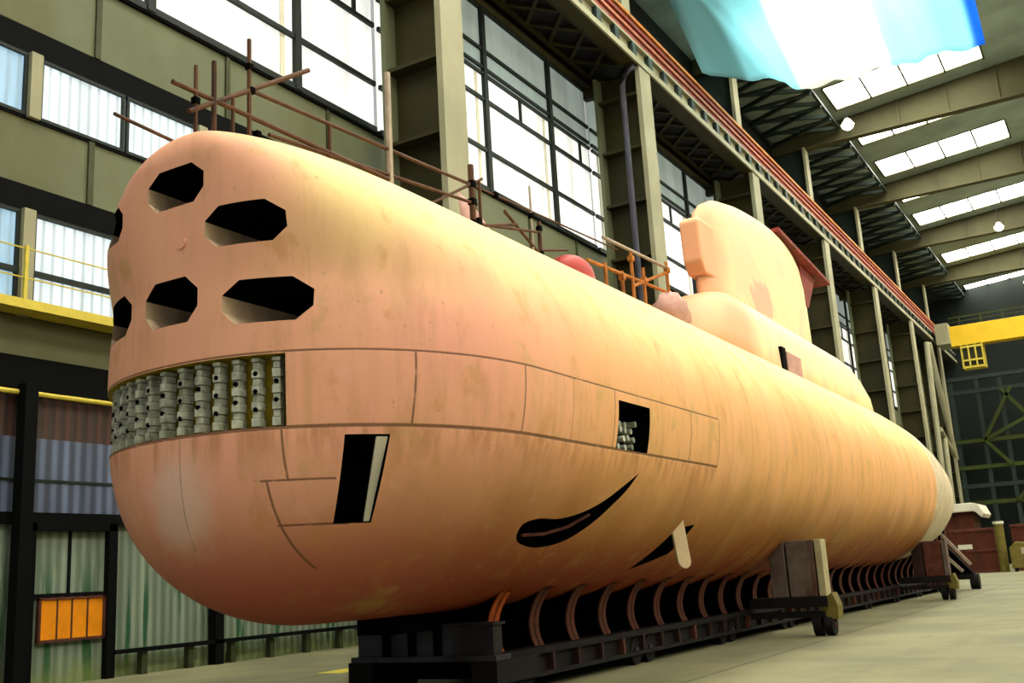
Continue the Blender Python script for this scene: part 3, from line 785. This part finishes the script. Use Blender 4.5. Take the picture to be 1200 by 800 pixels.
# tall glazing between the columns
cols = [14.6+25.76*i for i in range(8)]
for bi, c0 in enumerate(cols):
    y0, y1 = c0+.2, min(c0+25.56, YB)
    fr = MB()
    ys = [c0+8.6*j+2.8 for j in range(3)]
    ys = [c0+2.2, c0+11.0, c0+19.6]
    for y in ys: fr.box(-30.95, -30.7, y-.2, y+.2, 25.0, 37.6)
    for z, h in ((27.7, .12), (31.1, .12), (32.85, .09), (33.3, .09), (34.55, .1), (25.1, .15), (37.5, .15)):
        fr.box(-30.93, -30.75, y0, y1, z-h, z+h)
    for j, y in enumerate(ys):
        ym = y+4.4; fr.box(-30.93, -30.8, ym-.12, ym+.12, 31.1, 32.85)
    w = struct('window_%d' % idx, fr, 'frame', hall=True); idx += 1
    mb = MB(); mb.box(-31.06, -30.96, y0, y1, 25.0, 33.1); mb.build('glass_pane', 'pane_white', w, hall=True)
    mb = MB(); mb.box(-31.06, -30.96, y0, y1, 33.1, 37.6); mb.build('glass_pane', 'pane_grey' if bi else 'pane_white', w, hall=True)
    for y in ys:
        mb = MB(); mb.box(-30.95, -30.9, y-1.05, y-.75, 25.1, 32.8); mb.build('blind_strip', 'cream', w, hall=True)
ulabels = ['', 'upper column stub over the nearest tall column', 'upper column stub over the column with the downpipe', 'short pale upper column just under the hanging flag edge', 'short pale upper column at the foot of the nearest visible roof beam', 'short pale upper column at the foot of the second roof beam', 'short pale upper column at the foot of the third roof beam', 'farthest short upper column, at the foot of the fourth roof beam']
# columns
clabels = ['', 'tallest nearest olive steel column rising behind the foredeck railing', 'second olive steel column, with a grey downpipe beside it, behind the orange scaffold',
           'third olive steel column, partly hidden behind the top of the tower', 'fourth olive steel column, just right of the tower',
           'fifth olive steel column, above the aft part of the hull', 'sixth olive steel column, beside the yellow crane end', 'farthest olive steel column, past the end of the yellow crane']
for i, c in enumerate(cols):
    if i == 0: continue
    t = thing('steel_column', (-28, c, ZF), clabels[i], 'column', 'crane columns along the left wall', hall=True)
    mb = MB(); mb.box(-26.35, -26.0, c-1.0, c+1.0, ZF, 37.76); mb.build('inner_flange', 'flange', t, hall=True)
    mb = MB(); mb.box(-29.75, -29.5, c-1.0, c+1.0, ZF, 37.76); mb.build('outer_flange', 'olive', t, hall=True)
    mb = MB(); mb.box(-29.5, -26.35, c-.08, c+.08, ZF, 37.76); mb.build('web', 'olivedark', t, hall=True)
    for k in range(9):
        z = 3.4+4.05*k
        mb = MB(); mb.box(-29.5, -26.35, c-.9, c+.9, z-.1, z+.1); mb.build('stiffener', 'olivedark', t, hall=True)
    mb = MB(); mb.box(-31.0, -29.75, c-.3, c+.3, 20.5, 21.3); mb.box(-31.0, -29.75, c-.3, c+.3, 36.8, 37.6); mb.build('wall_tie', 'olivedark', t, hall=True)
    t = thing('upper_column', (-28, c, 42.4), ulabels[i], 'column', 'upper columns above the crane runway', hall=True)
    mb = MB(); mb.box(-27.3, -27.0, c-.75, c+.75, 42.4, 49.4); mb.build('upper_flange', 'flange', t, hall=True)
    mb = MB(); mb.box(-30.9, -27.3, c-.08, c+.08, 38.9, 49.2); mb.build('upper_web', 'lattice', t, hall=True)
# downpipe
c = cols[2]
mb = MB(); mb.tube([(-26.3, c-1.35, 37.6), (-26.6, c-1.7, 37.3), (-27.0, c-2.0, 36.0), (-27.0, c-2.0, 30), (-27.0, c-2.0, 10), (-27.0, c-2.0, ZF)], .22, 10)
o = mb.build('downpipe', 'bluegrey', hall=True, smooth=True); tag(o, 'grey downpipe with a bent top running down beside the second column', 'pipe')
# crane runway girder
t = thing('crane_runway', (-26, 100, 38), 'long crane runway girder with red conductor bars along the left wall', 'girder', hall=True)
mb = MB(); mb.box(-26.6, -26.3, 12, YG, 38.0, 39.4); mb.box(-26.95, -25.95, 12, YG, 39.3, 39.5); mb.build('girder_web', 'flange', t, hall=True)
mb = MB(); mb.box(-27.0, -26.05, 12, YG, 37.8, 38.0); mb.build('bottom_flange', 'olivedark', t, hall=True)
mb = MB(); mb.box(-26.05, -25.9, 12, YG, 37.8, 38.25); mb.build('flange_lip', 'flange', t, hall=True)
mb = MB(); mb.box(-27.2, -26.9, 12, YG, 39.4, 42.3); mb.build('backing_plate', 'red', t, hall=True)
for z, m in ((39.9, 'redpale'), (40.5, 'red'), (41.1, 'redpale'), (41.7, 'red'), (42.3, 'orangepipe')):
    mb = MB(); mb.box(-26.9, -26.55, 12, YG, z-.13, z+.13); mb.build('conductor_bar', m, t, hall=True)
y = 50; k = 0
while y < YB and k < 60:
    mb = MB(); mb.box(-26.3, -25.95, y-.35, y+.35, 38.1, 39.3); mb.build('bracket', 'lattice', t, hall=True); y += 2.9; k += 1
# soffit truss between runway and wall
wk = thing('crane_walkway', (-29, 100, 38.3), 'long dark crane walkway with lattice underside above the left windows', 'walkway', hall=True)
for i in range(1, 8):
    c = cols[i]
    mb = MB()
    y0, y1 = c+.3, min(c+25.4, YG)
    for x in (-30.3, -27.5): mb.box(x-.15, x+.15, y0, y1, 38.32, 38.59)
    nb = 8
    for k in range(nb):
        a = y0+(y1-y0)*k/nb; b_ = y0+(y1-y0)*(k+1)/nb
        mb.bar((-30.3, a, 38.47), (-27.5, b_, 38.47), .28, .2); mb.bar((-27.5, a, 38.43), (-30.3, b_, 38.43), .28, .2)
    mb.build('walkway_truss', 'olivedark', wk, hall=True)
mb = MB(); mb.box(-31, -27.35, -6, YG, 38.6, 38.8); mb.build('walkway_deck', 'dark', wk, hall=True)
# nearest walkway truss in front of the first bay is above the frame

# roof
def zr(x): return 52+.09*(x+21.5) if x < 3 else 52+.09*24.5 - .09*(x-3)
mb = MB()
def roofsheet(mb, x0, x1, y0, y1, t=.25):
    v = [(x, y, zr(x)+dz) for dz in (0, t) for x, y in ((x0, y0), (x1, y0), (x1, y1), (x0, y1))]
    mb.add(v, [(3, 2, 1, 0), (4, 5, 6, 7), (0, 1, 5, 4), (1, 2, 6, 5), (2, 3, 7, 6), (3, 0, 4, 7)])
SX0, SX1 = -22.3, -6.6
strips = []
for c in [14.6-25.76] + cols:
    strips.append((c, c+3.2, c+9.6)); strips.append((c, c+16.2, c+22.8))
ycuts = [-14] + [v_ for s in strips for v_ in s[1:]] + [YB+1]
roofsheet(mb, -31.5, SX0, -14, YB+1); roofsheet(mb, SX1, 3, -14, YB+1)
for a, b_ in zip(ycuts[0::2], ycuts[1::2]):
    if b_ > a: roofsheet(mb, SX0, SX1, a, b_)
roofsheet(mb, 3, 11, -14, YB+1); roofsheet(mb, 27, 38, -14, YB+1)
for a, b_ in zip(ycuts[0::2], ycuts[1::2]):
    if b_ > a: roofsheet(mb, 11, 27, a, b_)
struct('ceiling', mb, 'roofsheet', hall=True)
for s in strips:
    if s[1] < -14: continue
    for x0, x1 in ((SX0, SX1), (11, 27)):
        fr = MB()
        for j in range(5):
            x = x0+(x1-x0)*j/4; fr.bar((x, s[1], zr(x)-.12), (x, s[2], zr(x)-.12), .2, .2)
        fr.bar((x0, s[1], zr(x0)), (x1, s[1], zr(x1)), .2); fr.bar((x0, s[2], zr(x0)), (x1, s[2], zr(x1)), .2)
        w = struct('window_%d' % idx, fr, 'roofbeam', hall=True); idx += 1
        mb = MB(); v = [(x, y, zr(x)+dz) for dz in (.05, .2) for x, y in ((x0, s[1]), (x1, s[1]), (x1, s[2]), (x0, s[2]))]
        mb.add(v, [(3, 2, 1, 0), (4, 5, 6, 7), (0, 1, 5, 4), (1, 2, 6, 5), (2, 3, 7, 6), (3, 0, 4, 7)])
        mb.build('glass_pane', 'skylight', w, hall=True)
rbl = {4: 'nearest visible deep olive roof beam, below the first long skylight', 5: 'second deep olive roof beam, below the second skylight', 6: 'third deep olive roof beam, below the third skylight', 7: 'fourth deep olive roof beam, above the yellow crane'}
for i, c in enumerate(cols):
    t = thing('roof_beam', (0, c, 49.4), rbl.get(i, 'deep olive roof beam crossing overhead behind the striped flag'), 'beam', 'roof beams across the hall', hall=True)
    mb = MB(); pts = [(-31, 49.4), (37, 49.4), (37, zr(37)-.05), (3, zr(3)-.05), (-31, zr(-31)-.05)]
    mb.prism(pts, 'y', c-.15, c+.15); mb.build('web', 'roofbeam', t, hall=True)
    mb = MB(); mb.box(-31, 37, c-.55, c+.55, 49.25, 49.45); mb.build('bottom_flange', 'roofbeam', t, hall=True)
    for k in range(7):
        x = -21.5+5.2*k
        mb = MB(); mb.box(x-.1, x+.1, c-.4, c+.4, 49.45, min(zr(x)-.1, 53.8)); mb.build('stiffener', 'roofbeam', t, hall=True)
for i, c in enumerate(cols):
    if i < 3: continue
    mb = MB(); y0, y1 = c+.7, c+25.0
    if y1 > YB: y1 = YB-.3
    for x in (-30.7, -22.8): mb.bar((x, y0, 50.6), (x, y1, 50.6), .3)
    nb = 6
    for k in range(nb):
        a = y0+(y1-y0)*k/nb; b_ = y0+(y1-y0)*(k+1)/nb
        mb.bar((-30.7, a, 50.6), (-22.8, b_, 50.6), .32, .4); mb.bar((-22.8, a, 50.4), (-30.7, b_, 50.4), .32, .4)
        mb.bar((-30.7, a, 50.2), (-22.8, a, 50.2), .2, .3)
    o = mb.build('roof_bracing', 'lattice', hall=True)
    tag(o, 'dark crisscross roof bracing along the eaves, %s' % {3: 'beside the striped flag', 4: 'left of the second skylight', 5: 'left of the third skylight', 6: 'left of the fourth skylight', 7: 'above the yellow crane'}[i], 'bracing', 'eaves bracing panels')
# high bay lamps
def lamp(x, y, z, label):
    t = thing('high_bay_lamp', (x, y, z), label, 'lamp', 'high bay lamps', hall=True)
    mb = MB(); mb.tube([(x, y, z+.35), (x, y, zr(x))], .05, 6); mb.build('hanger', 'dark', t, hall=True)
    mb = MB(); v = []; n = 16
    for r, dz in ((.25, .7), (.45, .4), (.75, 0), (.72, -.02)): v += [(x+r*math.cos(2*PI*k/n), y+r*math.sin(2*PI*k/n), z+dz) for k in range(n)]
    mb.add(v, [(a*n+k, a*n+(k+1) % n, (a+1)*n+(k+1) % n, (a+1)*n+k) for a in range(3) for k in range(n)]); mb.build('shade', 'cream', t, hall=True)
    mb = MB(); v = []
    for r, dz in ((.70, .0), (.55, -.35), (.3, -.55), (.02, -.62)): v += [(x+r*math.cos(2*PI*k/n), y+r*math.sin(2*PI*k/n), z+dz) for k in range(n)]
    mb.add(v, [(a*n+k, a*n+(k+1) % n, (a+1)*n+(k+1) % n, (a+1)*n+k) for a in range(3) for k in range(n)] + [tuple(range(n))]); mb.build('bulb', 'lamp', t, hall=True, smooth=True)
lamp(-20.7, 111.0, 48.3, 'brightest round roof lamp, just below the first skylight')
lamp(-11.2, 163, 48.3, 'small glowing roof lamp below the third skylight')
lamp(-9.8, 185, 44.5, 'small glowing roof lamp between the two farthest skylights')

# flag
def flag():
    mb = MB(); NU, NV = 56, 26; v = []
    # lower free edge (hall coordinates): far side; upper edge nearer, under the roof
    E0 = [(a*.928, b_*.928, 2+(c_-2)*.928) for a, b_, c_ in [(-28.9, 88.0, 47.6), (-27.2, 97.0, 50.2), (-24.6, 98.0, 49.3), (-22.06, 98, 48.18), (-20.86, 98, 47.5), (-13.5, 98, 47.5), (-8, 98, 47.3), (-5.27, 98, 47.25)]]
    def edge(x):
        for (a, ya, za), (b_, yb, zb) in zip(E0, E0[1:]):
            if x <= b_: t = (x-a)/(b_-a); return ya+(yb-ya)*t, za+(zb-za)*t
        return E0[-1][1:]
    for i in range(NU+1):
        for j in range(NV+1):
            x = -26.8+(26.8-4.9)*i/NU; s = j/NV
            y, z = edge(x)
            y2 = 86 - 3.0*math.sin(PI*(x+28.9)/24)*0; z2 = 51.6-.0*x
            sag = .9*math.sin(PI*s)
            yq = y+(68-y)*s; zq = z+(49.0-z)*min(1, s*1.9) - sag*.3 + .22*math.sin(x*1.3+s*3)*(1-.5*s) + .1*math.sin(x*3.1+s*8)
            xx = x + (.35*math.sin(s*5+x) if i not in (0, NU) else 0) + (1-s)*.0
            v.append((xx, yq, zq))
    f = [(i*(NV+1)+j, (i+1)*(NV+1)+j, (i+1)*(NV+1)+j+1, i*(NV+1)+j+1) for i in range(NU) for j in range(NV)]
    mb.add(v, f); o = mb.build('hanging_flag', 'flag', hall=True, smooth=True)
    md = o.modifiers.new('thick', 'SOLIDIFY'); md.thickness = .04
    return tag(o, 'giant light blue and white striped flag slung under the roof', 'flag')
flag()

# right wall with its run of big windows, back wall
mb = MB(); mb.box(37, 37.6, -14, YB+2, ZF, 22); mb.box(37, 37.6, -14, YB+2, 40, 54)
struct('wall_right', mb, 'olive', hall=True)
for k in range(9):
    y0 = -12+25*k
    fr = MB()
    for j in range(4): fr.box(36.8, 37.2, y0+8.3*j-.2, y0+8.3*j+.2, 22, 40)
    for z in (22, 28, 34, 40): fr.box(36.8, 37.2, y0, y0+24.9, z-.15, z+.15)
    w = struct('window_%d' % idx, fr, 'frame', hall=True); idx += 1
    mb = MB(); mb.box(37.2, 37.3, y0, y0+24.9, 22, 40); mb.build('glass_pane', 'pane_right', w, hall=True)
mb = MB(); mb.box(-31.5, 38, YB, YB+1, ZF, 54); struct('wall_back', mb, 'backwall', hall=True)
# steel gantry frame in front of the back wall
t = thing('steel_gantry', (-20, 205, ZF), 'dark green steel gantry frame in front of the far end wall', 'gantry', hall=True)
for z, m in ((10.5, 'gantry'), (13.5, 'lattice'), (16.8, 'gantry'), (21.5, 'gantry'), (30.5, 'lattice'), (33, 'lattice')):
    mb = MB(); mb.box(-27, 10, 204, 205, z-.35, z+.35); mb.build('beam', m, t, hall=True)
for x in (-26.5, -22, -18.2, -12, -5):
    mb = MB(); mb.box(x-.35, x+.35, 204.2, 205, ZF, 33); mb.build('post', 'lattice', t, hall=True)
for a, b_ in (((-22, 21.5), (-16.5, 30.5)), ((-18.2, 16.8), (-22, 21.5)), ((-22, 21.5), (-12, 26)), ((-18.2, 10.5), (-12, 16.8)), ((-12, 21.5), (-18.2, 30.5))):
    mb = MB(); mb.bar((a[0], 204, a[1]), (b_[0], 204, b_[1]), .6); mb.build('brace', 'gantry', t, hall=True)
# far column bracing struts
t = thing('column_bracing', (-26, 185, ZF), 'pale slanting bracing struts between the two farthest columns', 'bracing', hall=True)
for a, b_ in (((176.0, ZF), (182.0, 36.5)), ((196.0, 18), (184.5, 36.8)), ((196.0, 18), (183, 22)), ((183.0, ZF), (186.0, 21))):
    mb = MB(); mb.tube([(-26.2, a[0], a[1]), (-26.2, (a[0]+b_[0])/2, (a[1]+b_[1])/2), (-26.2, b_[0], b_[1])], .45, 8); mb.build('strut', 'flange', t, hall=True)

# yellow overhead crane
t = thing('overhead_crane', (-10, 190, 36), 'yellow overhead travelling crane bridge near the far end', 'crane', hall=True)
mb = MB(); mb.box(-23.3, 36, 189, 191.5, 36.4, 39.9); mb.build('bridge_girder', 'yellow', t, hall=True, bevel=.05)
mb = MB(); mb.box(-25.4, -23.3, 187.5, 193.5, 36.8, 40.4); mb.build('end_carriage', 'flange', t, hall=True)
mb = MB(); mb.box(-23.2, 30, 189, 189.15, 41.3, 41.5); mb.box(-23.2, 30, 189, 189.15, 40.6, 40.7); mb.build('handrail', 'gantry', t, hall=True)
for k in range(9):
    x = -21.5+3.4*k; mb = MB(); mb.box(x-.1, x+.1, 189, 189.15, 39.9, 41.4); mb.build('rail_post', 'gantry', t, hall=True)
mb = MB()
for x in (-21.8, -20.7, -19.6, -18.5): mb.box(x-.12, x+.12, 188.2, 188.4, 32.4, 36.4)
for x in (-21.8, -18.5): mb.box(x-.12, x+.12, 191, 191.2, 32.4, 36.4)
for z in (32.4, 33.6, 35.9): mb.box(-21.9, -18.4, 188.15, 188.4, z-.15, z+.15)
mb.box(-21.9, -18.4, 188.2, 191.2, 32.3, 32.6)
cab = mb.build('driver_cab', 'yellowrail', t, hall=True)
mb = MB(); mb.box(-21.6, -18.7, 188.6, 190.9, 32.6, 36.2); mb.build('cab_body', 'olivedark', cab, hall=True)

# floor level clutter at the far right (plain world coordinates)
def crate(x0, x1, y0, y1, z0, z1, label, mat='crate', lab=False):
    t = thing('shipping_crate', ((x0+x1)/2, y0, z0), label, 'crate', 'brown crates by the far wall')
    mb = MB(); mb.box(x0, x1, y0, y1, z0, z1); mb.build('crate_body', mat, t, bevel=.03)
    for z in (z0+.15, (z0+z1)/2, z1-.15):
        mb = MB(); mb.box(x0-.03, x1+.03, y0-.1, y0, z-.12, z+.12); mb.build('batten', 'rust', t)
    if lab:
        mb = MB(); mb.box(x0+.6, x0+1.9, y0-.16, y0-.1, z0+2.3, z0+2.75); mb.build('paper_label', 'cream', t)
    return t
crate(-16.6, -12.6, 112, 118, 0, 4.25, 'tall brown crate with a small white label beside the stern', lab=True)
crate(-11.3, -7.0, 114, 120, 0, 4.45, 'tall brown crate behind the yellow machine at right edge')
t = thing('marker_post', (-12.0, 111, 0), 'stout yellow green post standing between two brown crates', 'post')
mb = MB(); mb.tube([(-12.0, 111, 0), (-12.0, 111, 4.5)], .42, 14); mb.build('shaft', 'yellowgreen', t, smooth=False)
mb = MB(); mb.tube([(-12.0, 111, 4.5), (-12.0, 111, 4.75)], .5, 14, ); mb.build('cap', 'cream', t)
t = thing('yellow_machine', (-10.3, 110, 0), 'small yellow machine with a rounded top in front of the crates', 'machine')
mb = MB(); mb.prism([(-11.2, .3), (-9.3, .3), (-9.3, 2.2), (-9.7, 2.6), (-10.6, 2.75), (-11.2, 2.2)], 'y', 109.3, 111); mb.build('body', 'yellowgreen', t, bevel=.08)
mb = MB(); mb.box(-10.2, -9.5, 109.2, 109.3, 1.6, 2.2); mb.build('grille', 'palepipe', t)
for x in (-11.0, -9.7): mb = MB(); mb.tube([(x, 109.6, .3), (x+.3, 109.6, .3)], .3, 12); mb.build('wheel', 'tyre', t)
t = thing('site_cabin', (-14.5, 120, 0), 'brown cabin with an overhanging white rounded roof behind the stern', 'cabin')
mb = MB(); mb.box(-19, -15.4, 121, 126, 0, 6.2); mb.build('cabin_body', 'crate', t)
mb = MB(); mb.prism([(-19.4, 6.2), (-15.1, 6.2), (-14.5, 5.5), (-14.2, 5.9), (-14.6, 6.9), (-15.3, 7.1), (-19.4, 7.1)], 'y', 120.4, 126.5); mb.build('cabin_roof', 'cream', t, bevel=.08)

# door, post, orange board and guard rails on the left wall
c0 = 21.26
fr = MB(); fr.box(-30.95, -30.6, 21.1, 21.4, ZF, 4.65); fr.box(-30.95, -30.6, 24.2, 24.55, ZF, 4.65); fr.box(-30.95, -30.6, 21.1, 24.5, 4.4, 4.75); fr.box(-30.9, -30.75, 21.3, 24.3, 2.3, 2.4)
fr.box(-30.88, -30.8, 22.75, 22.85, 2.3, 4.5)
d = struct('door_1', fr, 'blackbeam', hall=True)
mb = MB(); mb.box(-30.95, -30.85, 21.4, 24.2, ZF, 4.4); mb.build('door_leaf', 'doorwall', d, hall=True)
t = thing('orange_board', (-30.8, 22.9, .9), 'orange ribbed board fixed across the corrugated door', 'sign', hall=True)
mb = MB()
mb.box(-30.86, -30.74, 21.75, 24.1, .95, 2.2); mb.build('panel', 'orange', t, hall=True)
mb = MB(); mb.box(-30.88, -30.70, 21.66, 24.2, .86, .95); mb.box(-30.88, -30.70, 21.66, 24.2, 2.2, 2.27); mb.box(-30.88, -30.7, 21.66, 21.75, .9, 2.25); mb.box(-30.88, -30.7, 24.1, 24.2, .9, 2.25)
for y in (22.35, 22.9, 23.5): mb.box(-30.76, -30.72, y-.03, y+.03, .95, 2.2)
mb.build('board_frame', 'rust', t, hall=True)
mb = MB(); mb.box(-30.7, -30.25, 20.55, 21.0, ZF, 9.1); tag(mb.build('door_post', 'blackbeam', hall=True), 'black steel post beside the corrugated door at the left edge', 'post')
mb = MB(); mb.box(-30.9, -30.5, 29.0, 29.4, ZF, 4.6); tag(mb.build('wall_post', 'blackbeam', hall=True), 'short black wall post seen under the bow', 'post')
t = thing('kick_rail', (-30.6, 30, .3), 'black rail on stubs along the base of the ribbed wall', 'rail', hall=True)
mb = MB(); mb.box(-30.8, -30.5, 24.5, 44, .28, .42); mb.build('rail', 'blackbeam', t, hall=True)
for k in range(8):
    y = 25.8+2.1*k; mb = MB(); mb.box(-30.85, -30.6, y-.12, y+.12, ZF, .3); mb.build('stub', 'batten', t, hall=True)
t = thing('guard_rail', (-30.3, 24, 11.6), 'yellow guard rail of the catwalk below the lower windows', 'railing', hall=True)
mb = MB(); mb.box(-30.9, -30.0, 13, 36, 11.46, 11.60); mb.box(-30.05, -29.95, 13, 36, 11.46, 11.78); mb.build('catwalk_edge', 'yellowrail', t, hall=True)
for y in (16.3, 20.15, 23.9, 27.8, 31.6):
    mb = MB(); mb.box(-30.06, -29.94, y-.06, y+.06, 11.6, 13.6); mb.build('rail_post', 'yellowrail', t, hall=True)
for z in (12.5, 13.5):
    mb = MB(); mb.box(-30.03, -29.98, 13, 36, z-.02, z+.02); mb.build('rail', 'yellowrail', t, hall=True)
mb = MB(); mb.box(-18.2, -17.4, 20.6, 22.4, .002, .006); tag(mb.build('trim_1', 'yellowrail'), kind='structure')

# ------------------------------------------------------------------ light, camera
w = bpy.data.worlds.new('world'); bpy.context.scene.world = w; w.use_nodes = True
bg = w.node_tree.nodes['Background']; bg.inputs[0].default_value = (.93, .91, .90, 1); bg.inputs[1].default_value = .46

cam = bpy.data.cameras.new('camera'); co = bpy.data.objects.new('camera', cam); C.objects.link(co)
cam.sensor_width = 36; cam.lens = 36*1220/1200; cam.clip_end = 600; cam.clip_start = .1
R = ((0.8557956558228947, 0.5141635119859568, -0.05700595071506406), (-0.16222432235181386, 0.16209667387319387, -0.9733488262471693), (-0.49121997588876226, 0.8422354488274133, 0.2221314566339704))
rt, dn, fw = map(Vector, R)
mt = Matrix((rt, -dn, -fw)).transposed().to_4x4(); mt.translation = Vector((0, 0, 2)); co.matrix_world = mt
S = bpy.context.scene; S.camera = co
S.view_settings.view_transform = 'Standard'; S.view_settings.look = 'None'; S.view_settings.exposure = 0.0; S.view_settings.gamma = 1
S.view_settings.use_curve_mapping = False
S.cycles.max_bounces = 6; S.cycles.diffuse_bounces = 1; S.cycles.use_denoising = True; S.cycles.sample_clamp_indirect = 8
